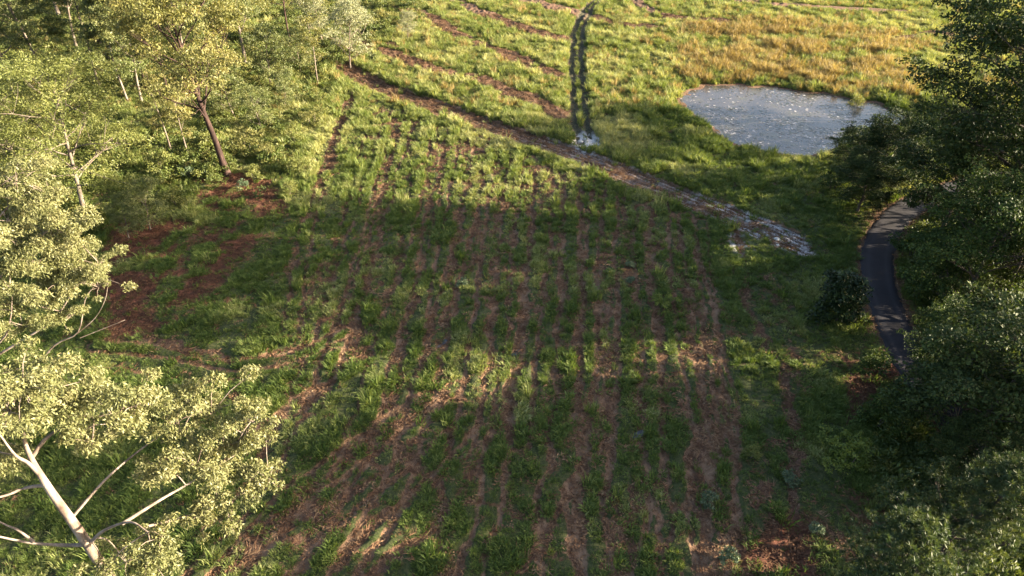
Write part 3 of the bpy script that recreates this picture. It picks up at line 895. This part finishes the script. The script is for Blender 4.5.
for (w, proto, s, rz, lab) in RIGHT:
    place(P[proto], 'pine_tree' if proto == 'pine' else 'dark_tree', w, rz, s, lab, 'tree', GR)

# trees beyond the right edge of the picture: the wood that throws the shade
OFF = [((53, 46.5), 'opengum', 1.15), ((60, 43), 'tallgum', 1.2), ((52, 41), 'opengum', 1.1), ((66, 47), 'opengum', 1.2), ((58, 36.5), 'opengum', 1.1), ((60, 27.5), 'opengum', 1.2),
       ((48, 26), 'opengum', 1.0), ((58, 24.5), 'opengum', 1.1), ((48, 3.5), 'opengum', 1.0), ((58, 1), 'tallgum', 1.05), ((45, -2), 'tallgum', .9), ((62, 17.5), 'opengum', 1.1),
       ((66, 72.5), 'pondtree', 1.15), ((68, 68), 'pondtree', 1.1), ((64, 77.5), 'pondtree', .95)]
for k, (w, proto, s) in enumerate(OFF):
    place(P[proto], 'gum_tree', w, k * 1.7, s, 'gum tree of the wood beyond the right edge of the picture', 'tree', 'trees beyond the right edge', limbs=False)

# ------------------------------------------------------------------ shrubs and weeds one can pick out
S = {}
S['round'] = grow('leaf', 41, 2.5, .07, .04, .95, 26, 'bush_leaf', 'bark_dark', 10000, .15, .10, .42, .75, 0, .06, .85, .6)
S['lime'] = grow('leaf', 42, 1.3, .03, .05, 1.15, 14, 'lime_leaf', 'bark_grey', 2200, .14, .08, .32, .5, 0, .05, .7, .5, stems=3)
S['blue'] = grow('leaf', 43, 1.0, .025, .05, .55, 9, 'blue_leaf', 'bark_grey', 900, .16, .08, .25, .7, 0, .06, .8, .5, stems=3)
S['green'] = grow('leaf', 44, 1.4, .03, .05, .85, 12, 'wattle_leaf', 'bark_grey', 1600, .14, .06, .35, .7, .1, .06, .8, stems=3)
S['warm'] = grow('leaf', 45, 1.6, .03, .05, .9, 12, 'warm_leaf', 'bark_grey', 1700, .15, .06, .38, .7, .1, .06, .8, stems=3)
S['darkgreen'] = grow('leaf', 46, 1.8, .04, .05, 1.1, 13, 'mid_leaf', 'bark_dark', 2600, .15, .09, .42, .6, 0, .05, .7, .5, stems=3)
SHRUBS = [
    ((836, 322), 'round', 1.35, 'round dark green bush standing alone left of the driveway', 'bush'),
    ((848, 462), 'lime', 1.0, 'low spreading bush with bright yellow green leaves at lower right', 'bush'),
    ((193, 178), 'blue', 1.15, 'blue green weed left of the large red brown trunk', 'weed'),
    ((211, 178), 'blue', .95, 'blue green weed nearest the large red brown trunk', 'weed'),
    ((240, 188), 'blue', .9, 'blue green weed on the red litter right of the large trunk', 'weed'),
    ((257, 180), 'green', .9, 'bright green shrub on the red litter right of the large trunk', 'shrub'),
    ((632, 268), 'blue', .62, 'small blue green weed in the field, upper of the pair', 'weed'),
    ((632, 281), 'blue', .6, 'small blue green weed in the field, lower of the pair', 'weed'),
    ((462, 284), 'blue', .65, 'blue green weed alone between brown rows mid field', 'weed'),
    ((704, 503), 'blue', .7, 'pale spiky weed on the brown row at lower right', 'weed'),
    ((789, 486), 'blue', .75, 'dark blue green weed left of the bright yellow green bush', 'weed'),
    ((819, 536), 'blue', .6, 'blue green weed near the bottom edge at right', 'weed'),
    ((749, 457), 'green', .55, 'small green weed on the shaded field at lower right', 'weed'),
    ((725, 556), 'blue', .7, 'grey green weed near the bottom edge beside the brown row', 'weed'),
    ((832, 190), 'darkgreen', 1.0, 'dark green shrub on the pond bank beside the tall dark tree', 'shrub'),
    ((858, 205), 'darkgreen', 1.15, 'dark green shrub at the upper end of the driveway bend', 'shrub'),
    ((843, 168), 'darkgreen', .9, 'dark green shrub closest to the near pond shore', 'shrub'),
    ((916, 300), 'darkgreen', .9, 'green shrub on the right verge of the driveway', 'shrub'),
    ((912, 262), 'darkgreen', 1.1, 'green shrub on the right verge inside the driveway bend', 'shrub'),
    ((868, 372), 'darkgreen', .8, 'dark shrub on the left verge of the lower driveway', 'shrub'),
    ((875, 425), 'darkgreen', 1.0, 'dark shrub at the foot of the darkest broadleaf tree', 'shrub'),
    ((300, 172), 'green', 1.1, 'bushy green shrub where the first brown row ends', 'shrub'),
    ((288, 196), 'green', .9, 'green shrub right of the red litter', 'shrub'),
    ((312, 125), 'warm', 1.1, 'yellowish shrub left of the first brown row', 'shrub'),
    ((296, 142), 'green', 1.2, 'lime green shrub at the wood edge below the white stemmed sapling', 'shrub'),
    ((250, 152), 'warm', 1.3, 'tawny shrub right behind the large red brown trunk', 'shrub'),
    ((270, 160), 'warm', 1.0, 'tawny shrub at the edge of the red litter', 'shrub'),
    ((205, 150), 'green', 1.2, 'green shrub left behind the large red brown trunk', 'shrub'),
    ((160, 175), 'green', 1.3, 'green shrub between feathery tree and the blue green weeds', 'shrub'),
    ((178, 205), 'green', 1.0, 'olive shrub at the left end of the red litter', 'shrub'),
    ((618, 26), 'warm', 1.0, 'tiny pale shrub on the brown strip by the dark track top', 'shrub'),
    ((855, 103), 'green', 1.0, 'olive shrub on the far shore at the right end of the pond', 'shrub'),
    ((660, 306), 'lime', .62, 'clump of grass and weed coloured sunlit yellow in the shaded field', 'weed'),  # yellow leaf colour stands in for a patch of sun
]
for k, (px, proto, s, lab, cat) in enumerate(SHRUBS):
    place(S[proto], {'bush': 'bush', 'weed': 'weed', 'shrub': 'shrub'}[cat], PG(*px), k * 1.3, s, lab, cat, None, limbs=False)


# ------------------------------------------------------------------ grass, litter, scrub, pads: geometry-node scatters
def proto_collection(name, meshes):
    col = bpy.data.collections.new(name)                              # not linked to the scene
    for k, me in enumerate(meshes):
        o = bpy.data.objects.new(f'{name}_{k:02d}', me)
        col.objects.link(o)
    return col


def scatter(name, pts, rot, scale, idx, tint, col, label):
    me = bpy.data.meshes.new(name)
    n = len(pts)
    me.vertices.add(n)
    me.vertices.foreach_set('co', np.asarray(pts, np.float32).ravel())
    me.attributes.new('rot', 'FLOAT_VECTOR', 'POINT').data.foreach_set('vector', np.asarray(rot, np.float32).ravel())
    me.attributes.new('scl', 'FLOAT_VECTOR', 'POINT').data.foreach_set('vector', np.asarray(scale, np.float32).ravel())
    me.attributes.new('idx', 'INT', 'POINT').data.foreach_set('value', np.asarray(idx, np.int32))
    me.attributes.new('tint', 'FLOAT', 'POINT').data.foreach_set('value', np.asarray(tint, np.float32))
    o = tag(obj(name, me), label, kind='stuff')
    ng = bpy.data.node_groups.new(name, 'GeometryNodeTree')
    ng.interface.new_socket('Geometry', in_out='INPUT', socket_type='NodeSocketGeometry')
    ng.interface.new_socket('Geometry', in_out='OUTPUT', socket_type='NodeSocketGeometry')
    N = ng.nodes
    gi, go = N.new('NodeGroupInput'), N.new('NodeGroupOutput')
    ip, ci = N.new('GeometryNodeInstanceOnPoints'), N.new('GeometryNodeCollectionInfo')
    ci.inputs['Collection'].default_value = col
    ci.inputs['Separate Children'].default_value = True
    ci.inputs['Reset Children'].default_value = True
    ip.inputs['Pick Instance'].default_value = True

    def at(nm, typ):
        a = N.new('GeometryNodeInputNamedAttribute')
        a.data_type = typ
        a.inputs['Name'].default_value = nm
        return [s for s in a.outputs if s.enabled and s.name == 'Attribute'][0]
    lk = ng.links.new
    lk(gi.outputs[0], ip.inputs['Points'])
    lk(ci.outputs[0], ip.inputs['Instance'])
    lk(at('idx', 'INT'), ip.inputs['Instance Index'])
    e2r = N.new('FunctionNodeEulerToRotation')
    lk(at('rot', 'FLOAT_VECTOR'), e2r.inputs[0])
    lk(e2r.outputs[0], ip.inputs['Rotation'])
    lk(at('scl', 'FLOAT_VECTOR'), ip.inputs['Scale'])
    lk(ip.outputs[0], go.inputs[0])
    md = o.modifiers.new('scatter', 'NODES')
    md.node_group = ng
    return o


def tuft(seed, nb, h, r, w, splay, mat):
    g = np.random.default_rng(seed)
    V, F4, F3, v = [], [], [], []
    for k in range(nb):
        a, rr = g.uniform(0, 6.28), r * math.sqrt(g.random())
        b = np.array((math.cos(a) * rr, math.sin(a) * rr, -.03))
        hh = h * g.uniform(.5, 1.15)
        az = a + g.normal(0, .7)
        d = np.array((math.cos(az), math.sin(az), 0))
        s = np.array((-math.sin(az), math.cos(az), 0)) * w * g.uniform(.6, 1.3)
        sp_ = splay * g.uniform(.4, 1.3)
        p1 = b + d * hh * sp_ * .3 + np.array((0, 0, hh * .6))
        p2 = b + d * hh * sp_ + np.array((0, 0, hh * g.uniform(.75, 1)))
        i = len(V)
        V += [b - s, b + s, p1 + s * .8, p1 - s * .8, p2]
        F4.append((i, i + 1, i + 2, i + 3)); F3.append((i + 3, i + 2, i + 4))
        v += [g.random()] * 5
    return make_mesh('tuft', np.array(V), [np.array(F4), np.array(F3)], mat, False, {'v': v})


def view_points(n, y0, y1, power=1.0, margin=5):
    """random ground points in the camera's wedge, evenly per square metre (power 1) or thinner far away"""
    y = (y0 ** (2 - power) + rng.random(n) * (y1 ** (2 - power) - y0 ** (2 - power))) ** (1 / (2 - power)) if power != 2 else y0 * (y1 / y0) ** rng.random(n)
    hw = .74 * np.hypot(y, CAM_H) * .98 + margin
    x = (rng.random(n) * 2 - 1) * hw
    return x, y


WOODP = PGL([(-80, 260), (90, 235), (180, 200), (290, 190), (325, 120), (330, 70), (420, 20), (430, -30), (-200, -30)])
RWOOD = PGL([(845, 160), (900, 190), (905, 230), (925, 300), (935, 380), (880, 420), (880, 500), (940, 600), (1200, 600), (1150, 120), (930, 110)])

# grass: low in the field, taller on the lit slope
gt = proto_collection('grass_tuft', [tuft(1, 22, .30, .20, .017, .9, M['grass']), tuft(2, 26, .36, .24, .018, .75, M['grass']), tuft(3, 18, .24, .26, .022, 1.3, M['grass']),
                                     tuft(4, 26, .62, .22, .018, .55, M['grass']), tuft(5, 30, .75, .28, .020, .5, M['grass']), tuft(6, 16, .20, .22, .040, 1.5, M['grass'])])
x, y = view_points(900000, 15, 142, .25)
bare, water, road = samp(G['bare'], x, y), samp(G['sp'], x, y), samp(G['droad'], x, y)
field, goldm, redm = samp(G['field'], x, y), samp(G['gold'], x, y), samp(G['red'], x, y)
lush = fbm(x * .16, y * .16, 71, 3)
clumpy = fbm(x * .8, y * .5, 72, 3)
clear = samp(G['clear'], x, y)
wood_f = smooth(1, -3, sdf_poly(x, y, WOODP))
keep = (rng.random(len(x)) > wood_f * .6) & (rng.random(len(x)) > clear * .82) & (rng.random(len(x)) > np.clip(bare * (1.0 + .5 * smooth(60, 70, y)) + .02, 0, 1)) & (water > .02) & (road > ROAD_W + .2) & (rng.random(len(x)) < .34 + .25 * (1 - field) + .8 * smooth(.35, .65, clumpy)) & (rng.random(len(x)) > redm * .7) & (rng.random(len(x)) > goldm * .65)
x, y, field, lush, clumpy, bare, water = (a[keep] for a in (x, y, field, lush, clumpy, bare, water))
n = len(x)
far = smooth(50, 75, y)
tall = (rng.random(n) < (.03 + .30 * far * (1 - field * .8)))
idx = np.where(tall, rng.choice([3, 4], n), rng.choice([0, 0, 1, 1, 2, 2, 5], n))
sz = (.45 + .6 * rng.random(n) + .9 * rng.random(n) ** 7) * (.7 + .7 * smooth(.35, .65, clumpy)) * (.66 + .08 * far)
dryp = fbm(x * .3, y * .3, 75, 3)
tint = np.clip(.08 + .45 * rng.random(n) ** 2 + .5 * smooth(.45, .75, dryp) + .42 * far * (1 - .8 * smooth(9, 3, water) * (y < 84)) - .12 * lush, 0, 1)  # sunlit paleness put into the far grass tint, held back near the pond
scatter('grass', np.c_[x, y, samp(G['z'], x, y)], np.c_[rng.normal(0, .12, n), rng.normal(0, .12, n), rng.random(n) * 6.28],
        np.c_[sz, sz, sz * (.8 + .4 * rng.random(n))], idx, tint, gt, 'green and yellow grass tufts over the paddock')
print('grass', n)

# tall golden grass behind the pond
gg = proto_collection('gold_tuft', [tuft(11, 30, .95, .25, .022, .45, M['gold']), tuft(12, 34, 1.15, .3, .022, .4, M['gold']), tuft(13, 26, .7, .3, .024, .7, M['gold'])])
x, y = view_points(90000, 62, 142, 1.0)
goldm, water, bare = samp(G['gold'], x, y), samp(G['sp'], x, y), samp(G['bare'], x, y)
keep = (rng.random(len(x)) < np.maximum(goldm, .035 * (y > 80))) & (water > .05) & (bare < .3)
x, y = x[keep], y[keep]
n = len(x)
hv = .35 + 1.2 * fbm(x * .35, y * .35, 81, 3)
scatter('tall_dry_grass', np.c_[x, y, samp(G['z'], x, y)], np.c_[rng.normal(0, .1, n), rng.normal(0, .1, n), rng.random(n) * 6.28],
        np.c_[hv, hv, hv * (.8 + .5 * rng.random(n))], rng.integers(0, 3, n), np.clip(.5 * rng.random(n) + .6 * fbm(x * .25, y * .25, 82, 3), 0, 1), gg, 'tall golden dry grass behind the pond')
print('gold', n)


# mulch: straw, bark chips and twigs on the bare rows
def straw(seed, nb, L, w):
    g = np.random.default_rng(seed)
    c = np.c_[g.normal(0, .16, nb), g.normal(0, .16, nb), g.uniform(.005, .07, nb)]
    ax = np.c_[g.normal(size=(nb, 2)), g.normal(0, .18, nb)]
    V, F = quads_from_leaves(c, ax, L * g.uniform(.5, 1.4, nb), w * g.uniform(.6, 1.4, nb), g, .6)
    return make_mesh('straw', V, F, M['litter'], False, {'v': np.repeat(g.random(nb), 4)})


sg = proto_collection('straw_heap', [straw(1, 18, .34, .03), straw(2, 16, .22, .05), straw(3, 14, .5, .028), straw(4, 20, .16, .07)])
x, y = view_points(260000, 15, 125, .4)
bare, water, road, mudm, redm = samp(G['bare'], x, y), samp(G['sp'], x, y), samp(G['droad'], x, y), samp(G['mud'], x, y), samp(G['red'], x, y)
keep = (rng.random(len(x)) < bare * .62 + .03) & (water > .2) & (road > ROAD_W + .1) & (mudm < .3)
x, y, redm = x[keep], y[keep], redm[keep]
n = len(x)
s_ = .6 + .9 * rng.random(n)
scatter('mulch_litter', np.c_[x, y, samp(G['z'], x, y)], np.c_[np.zeros(n), np.zeros(n), rng.random(n) * 6.28], np.c_[s_, s_, s_], rng.integers(0, 4, n),
        np.clip(.15 + .7 * rng.random(n) * (1 - .75 * redm) - .15 * redm, 0, 1), sg, 'brown straw and bark litter on the mulched rows')
print('litter', n)


# undergrowth below the woods
def scrubby(seed, n, h, r, L, W, flat):
    lv = Leaves(seed)
    g = random.Random(seed)
    for q in range(6):
        a = g.uniform(0, 6.28)
        lv.clump((math.cos(a) * r * .6, math.sin(a) * r * .6, h * g.uniform(.25, .7)), r * g.uniform(.35, .6), n // 6, L, W, 0, .3, .8, flat, shell=.3)
    return lv.mesh('scrub', M['scrub'])


ug = proto_collection('scrub_clump', [scrubby(1, 150, .7, .6, .17, .07, .2), scrubby(2, 190, 1.0, .8, .2, .06, 0), scrubby(3, 120, .5, .7, .15, .08, .4)])
x, y = view_points(48000, 16, 142, .6, 8)
dl, dr = sdf_poly(x, y, WOODP), sdf_poly(x, y, RWOOD)
road, water, redm = samp(G['droad'], x, y), samp(G['sp'], x, y), samp(G['red'], x, y)
cl = fbm(x * .3, y * .3, 91, 3)
pk = np.maximum(smooth(1, -2, dl) * smooth(.38, .56, cl), smooth(1, -1.5, dr) * smooth(.3, .5, cl))
tcx, tcy = PG(145, 112)
keep = (rng.random(len(x)) < pk * .8 * (1 - redm) * smooth(4, 9, np.hypot(x - tcx, (y - tcy) * .8))) & (road > ROAD_W + .9) & (water > .6)
x, y, dr = x[keep], y[keep], dr[keep]
n = len(x)
s_ = .55 + .8 * rng.random(n) + .9 * rng.random(n) ** 4
scatter('undergrowth', np.c_[x, y, samp(G['z'], x, y)], np.c_[np.zeros(n), np.zeros(n), rng.random(n) * 6.28], np.c_[s_, s_, s_ * (.7 + .6 * rng.random(n))], rng.integers(0, 3, n),
        np.clip(rng.random(n) * .8 - .5 * (dr < 0), 0, 1), ug, 'tangled low undergrowth beneath the trees')
print('scrub', n)

# floating pads on the pond
m = NT('pad')
pcol = m.ramp(m.attr('tint', 'INSTANCER').outputs['Fac'], [(0, (.025, .03, .018)), (.45, (.07, .066, .058)), (.8, (.2, .18, .18)), (1, (.42, .39, .38))])
M['pad'] = m.done(m.bsdf(pcol, .3, spec=.5))
padm = []
for k in range(3):
    g = np.random.default_rng(k)
    V, F = [(0, 0, .004)], []
    an = np.linspace(.25, 6.1, 9)
    V += [(math.cos(a) * g.uniform(.85, 1.1), math.sin(a) * g.uniform(.85, 1.1), .004 + .05 * g.random()) for a in an]
    padm.append(make_mesh('pad', np.array(V), np.array([(0, i + 1, i + 2) for i in range(8)]), M['pad'], False))
pg_ = proto_collection('lily_pad', padm)
x, y = view_points(60000, 66, 100, 1.0)
sp_ = sdf_poly(x, y, POND_W)
dens = .12 + .88 * smooth(.42, .60, fbm(x * .33, y * .25, 95, 4) + .05)
keep = (sp_ < -.15) & (rng.random(len(x)) < dens)
x, y = x[keep], y[keep]
n = len(x)
s_ = .06 + .13 * rng.random(n) ** 2
scatter('lily_pads', np.c_[x, y, np.full(n, POND_Z + .006) + rng.random(n) * .012], np.c_[rng.normal(0, .05, n), rng.normal(0, .05, n), rng.random(n) * 6.28], np.c_[s_, s_, s_], rng.integers(0, 3, n),
        rng.random(n) ** 1.3, pg_, 'pale floating pads speckling the pond water')
print('pads', n)

# ------------------------------------------------------------------ puddles and stones
m = NT('puddle_water')
puddle_mat = m.done(m.bsdf((.035, .032, .032), .06, m.noise(4, 3, .5, m.coord('Object')), .01, .15, .5))


def puddle(px_line, w, label, seed, dz=.004, world=None):
    r = random.Random(seed)
    L = np.array(spline(PGL(px_line), 6) if world is None else spline(list(world), 3))
    t = np.gradient(L, axis=0); t /= np.linalg.norm(t, axis=1)[:, None] + 1e-9
    nrm = np.c_[t[:, 1], -t[:, 0]]
    n = len(L)
    z = float(np.percentile([gz(*p) for p in L], 85)) + dz
    V, F = [], []
    for k in range(n):
        s = math.sin(math.pi * (k + .35) / (n - .3)) ** .5
        for sg_ in (-1, 1):
            q = L[k] + nrm[k] * sg_ * w * s * r.uniform(.6, 1.2)
            V.append((q[0], q[1], z))
    F = [(2 * k, 2 * k + 1, 2 * k + 3, 2 * k + 2) for k in range(n - 1)]
    V, F = np.array(V), np.array(F)
    if np.cross(V[F[0][1]] - V[F[0][0]], V[F[0][3]] - V[F[0][0]])[2] < 0: F = F[:, ::-1]
    return tag(obj('puddle', make_mesh('puddle', V, F, puddle_mat, True)), label, kind='structure')


TA = np.array(TRACK_A)
tA = np.gradient(TA, axis=0); tA /= np.linalg.norm(tA, axis=1)[:, None]
nA2 = np.c_[tA[:, 1], -tA[:, 0]]
cum = np.r_[0, np.cumsum(np.linalg.norm(np.diff(TA, axis=0), axis=1))]


def rut_puddle(s0, s1, off, w, label, seed):
    ss = np.linspace(s0, s1, 7)
    q = np.c_[np.interp(ss, cum, TA[:, 0]), np.interp(ss, cum, TA[:, 1])] + np.c_[np.interp(ss, cum, nA2[:, 0]), np.interp(ss, cum, nA2[:, 1])] * off
    puddle(None, w, label, seed, world=q)


E = cum[-1] - .4
WETS = [('far', -1.35), ('second farthest', -.8), ('third farthest', -.25), ('third nearest', .35), ('second nearest', .85), ('near', 1.4)]
for k, (nm_, off) in enumerate(WETS):
    for q, (a, b) in enumerate([((6.2, 3.9), (3.4, .3)), ((9.5, 6.5), (5.9, 1.6)), ((7.6, 3.4), (3.0, .0)), ((8.8, 5.6), (4.9, .6)), ((6.0, 3.0), (2.4, .2)), ((4.6, 3.2), (2.6, .9))][k]):
        rut_puddle(E - a, E - b, off, (.15, .12, .15, .12, .15, .1)[k], f"{('upper', 'lower')[q]} sliver of water in the {nm_} wet wheel rut", 20 + 2 * k + q)
puddle([(436, 346), (441, 342), (447, 339)], .28, 'dark blue puddle in the field, left of three', 5)
puddle([(510, 353), (516, 351), (521, 348)], .25, 'dark blue puddle in the field, middle of three', 6)
puddle([(630, 437), (637, 434), (645, 430)], .22, 'dark blue puddle in the field, right and nearest of three', 7)

m = NT('stone')
stone_mat = m.done(m.bsdf(m.ramp(m.noise(3, 4, .6, m.coord('Object')), [(.3, (.3, .27, .25)), (.7, (.62, .60, .57))]), .85, m.noise(12, 4, .6, m.coord('Object')), .02, .5, .3))


def stone(px, r, label, seed):
    g = np.random.default_rng(seed)
    import bmesh
    bm = bmesh.new()
    bmesh.ops.create_icosphere(bm, subdivisions=2, radius=1)
    ph = g.uniform(0, 6, 6)
    for v in bm.verts:
        c = v.co
        k = 1 + .18 * math.sin(2.3 * c.x + ph[0]) + .16 * math.sin(3.1 * c.y + ph[1]) + .12 * math.sin(4 * c.z + ph[2])
        v.co = Vector((c.x * k * r * 1.2, c.y * k * r, c.z * k * r * .62))
    me = bpy.data.meshes.new('stone')
    bm.to_mesh(me); bm.free()
    me.materials.append(stone_mat)
    w = PG(*px)
    tag(obj('stone', me, None, (w[0], w[1], gz(*w) + r * .3)), label, 'stone', 'pale stones by the wheel tracks')


stone((778, 239), .22, 'white stone beside the wet wheel ruts, upper of two', 1)
stone((777, 246), .16, 'white stone beside the wet wheel ruts, lower of two', 2)
for k, (px, r, lab) in enumerate([((580, 139), .26, 'leftmost pale stone at the foot of the dark track'), ((585, 145), .3, 'largest pale stone at the foot of the dark track'),
                                  ((591, 143), .24, 'upper right pale stone at the foot of the dark track'), ((594, 148), .26, 'rightmost pale stone at the foot of the dark track'), ((588, 150), .2, 'lowest pale stone at the foot of the dark track')]):
    stone(px, r, lab, 10 + k)
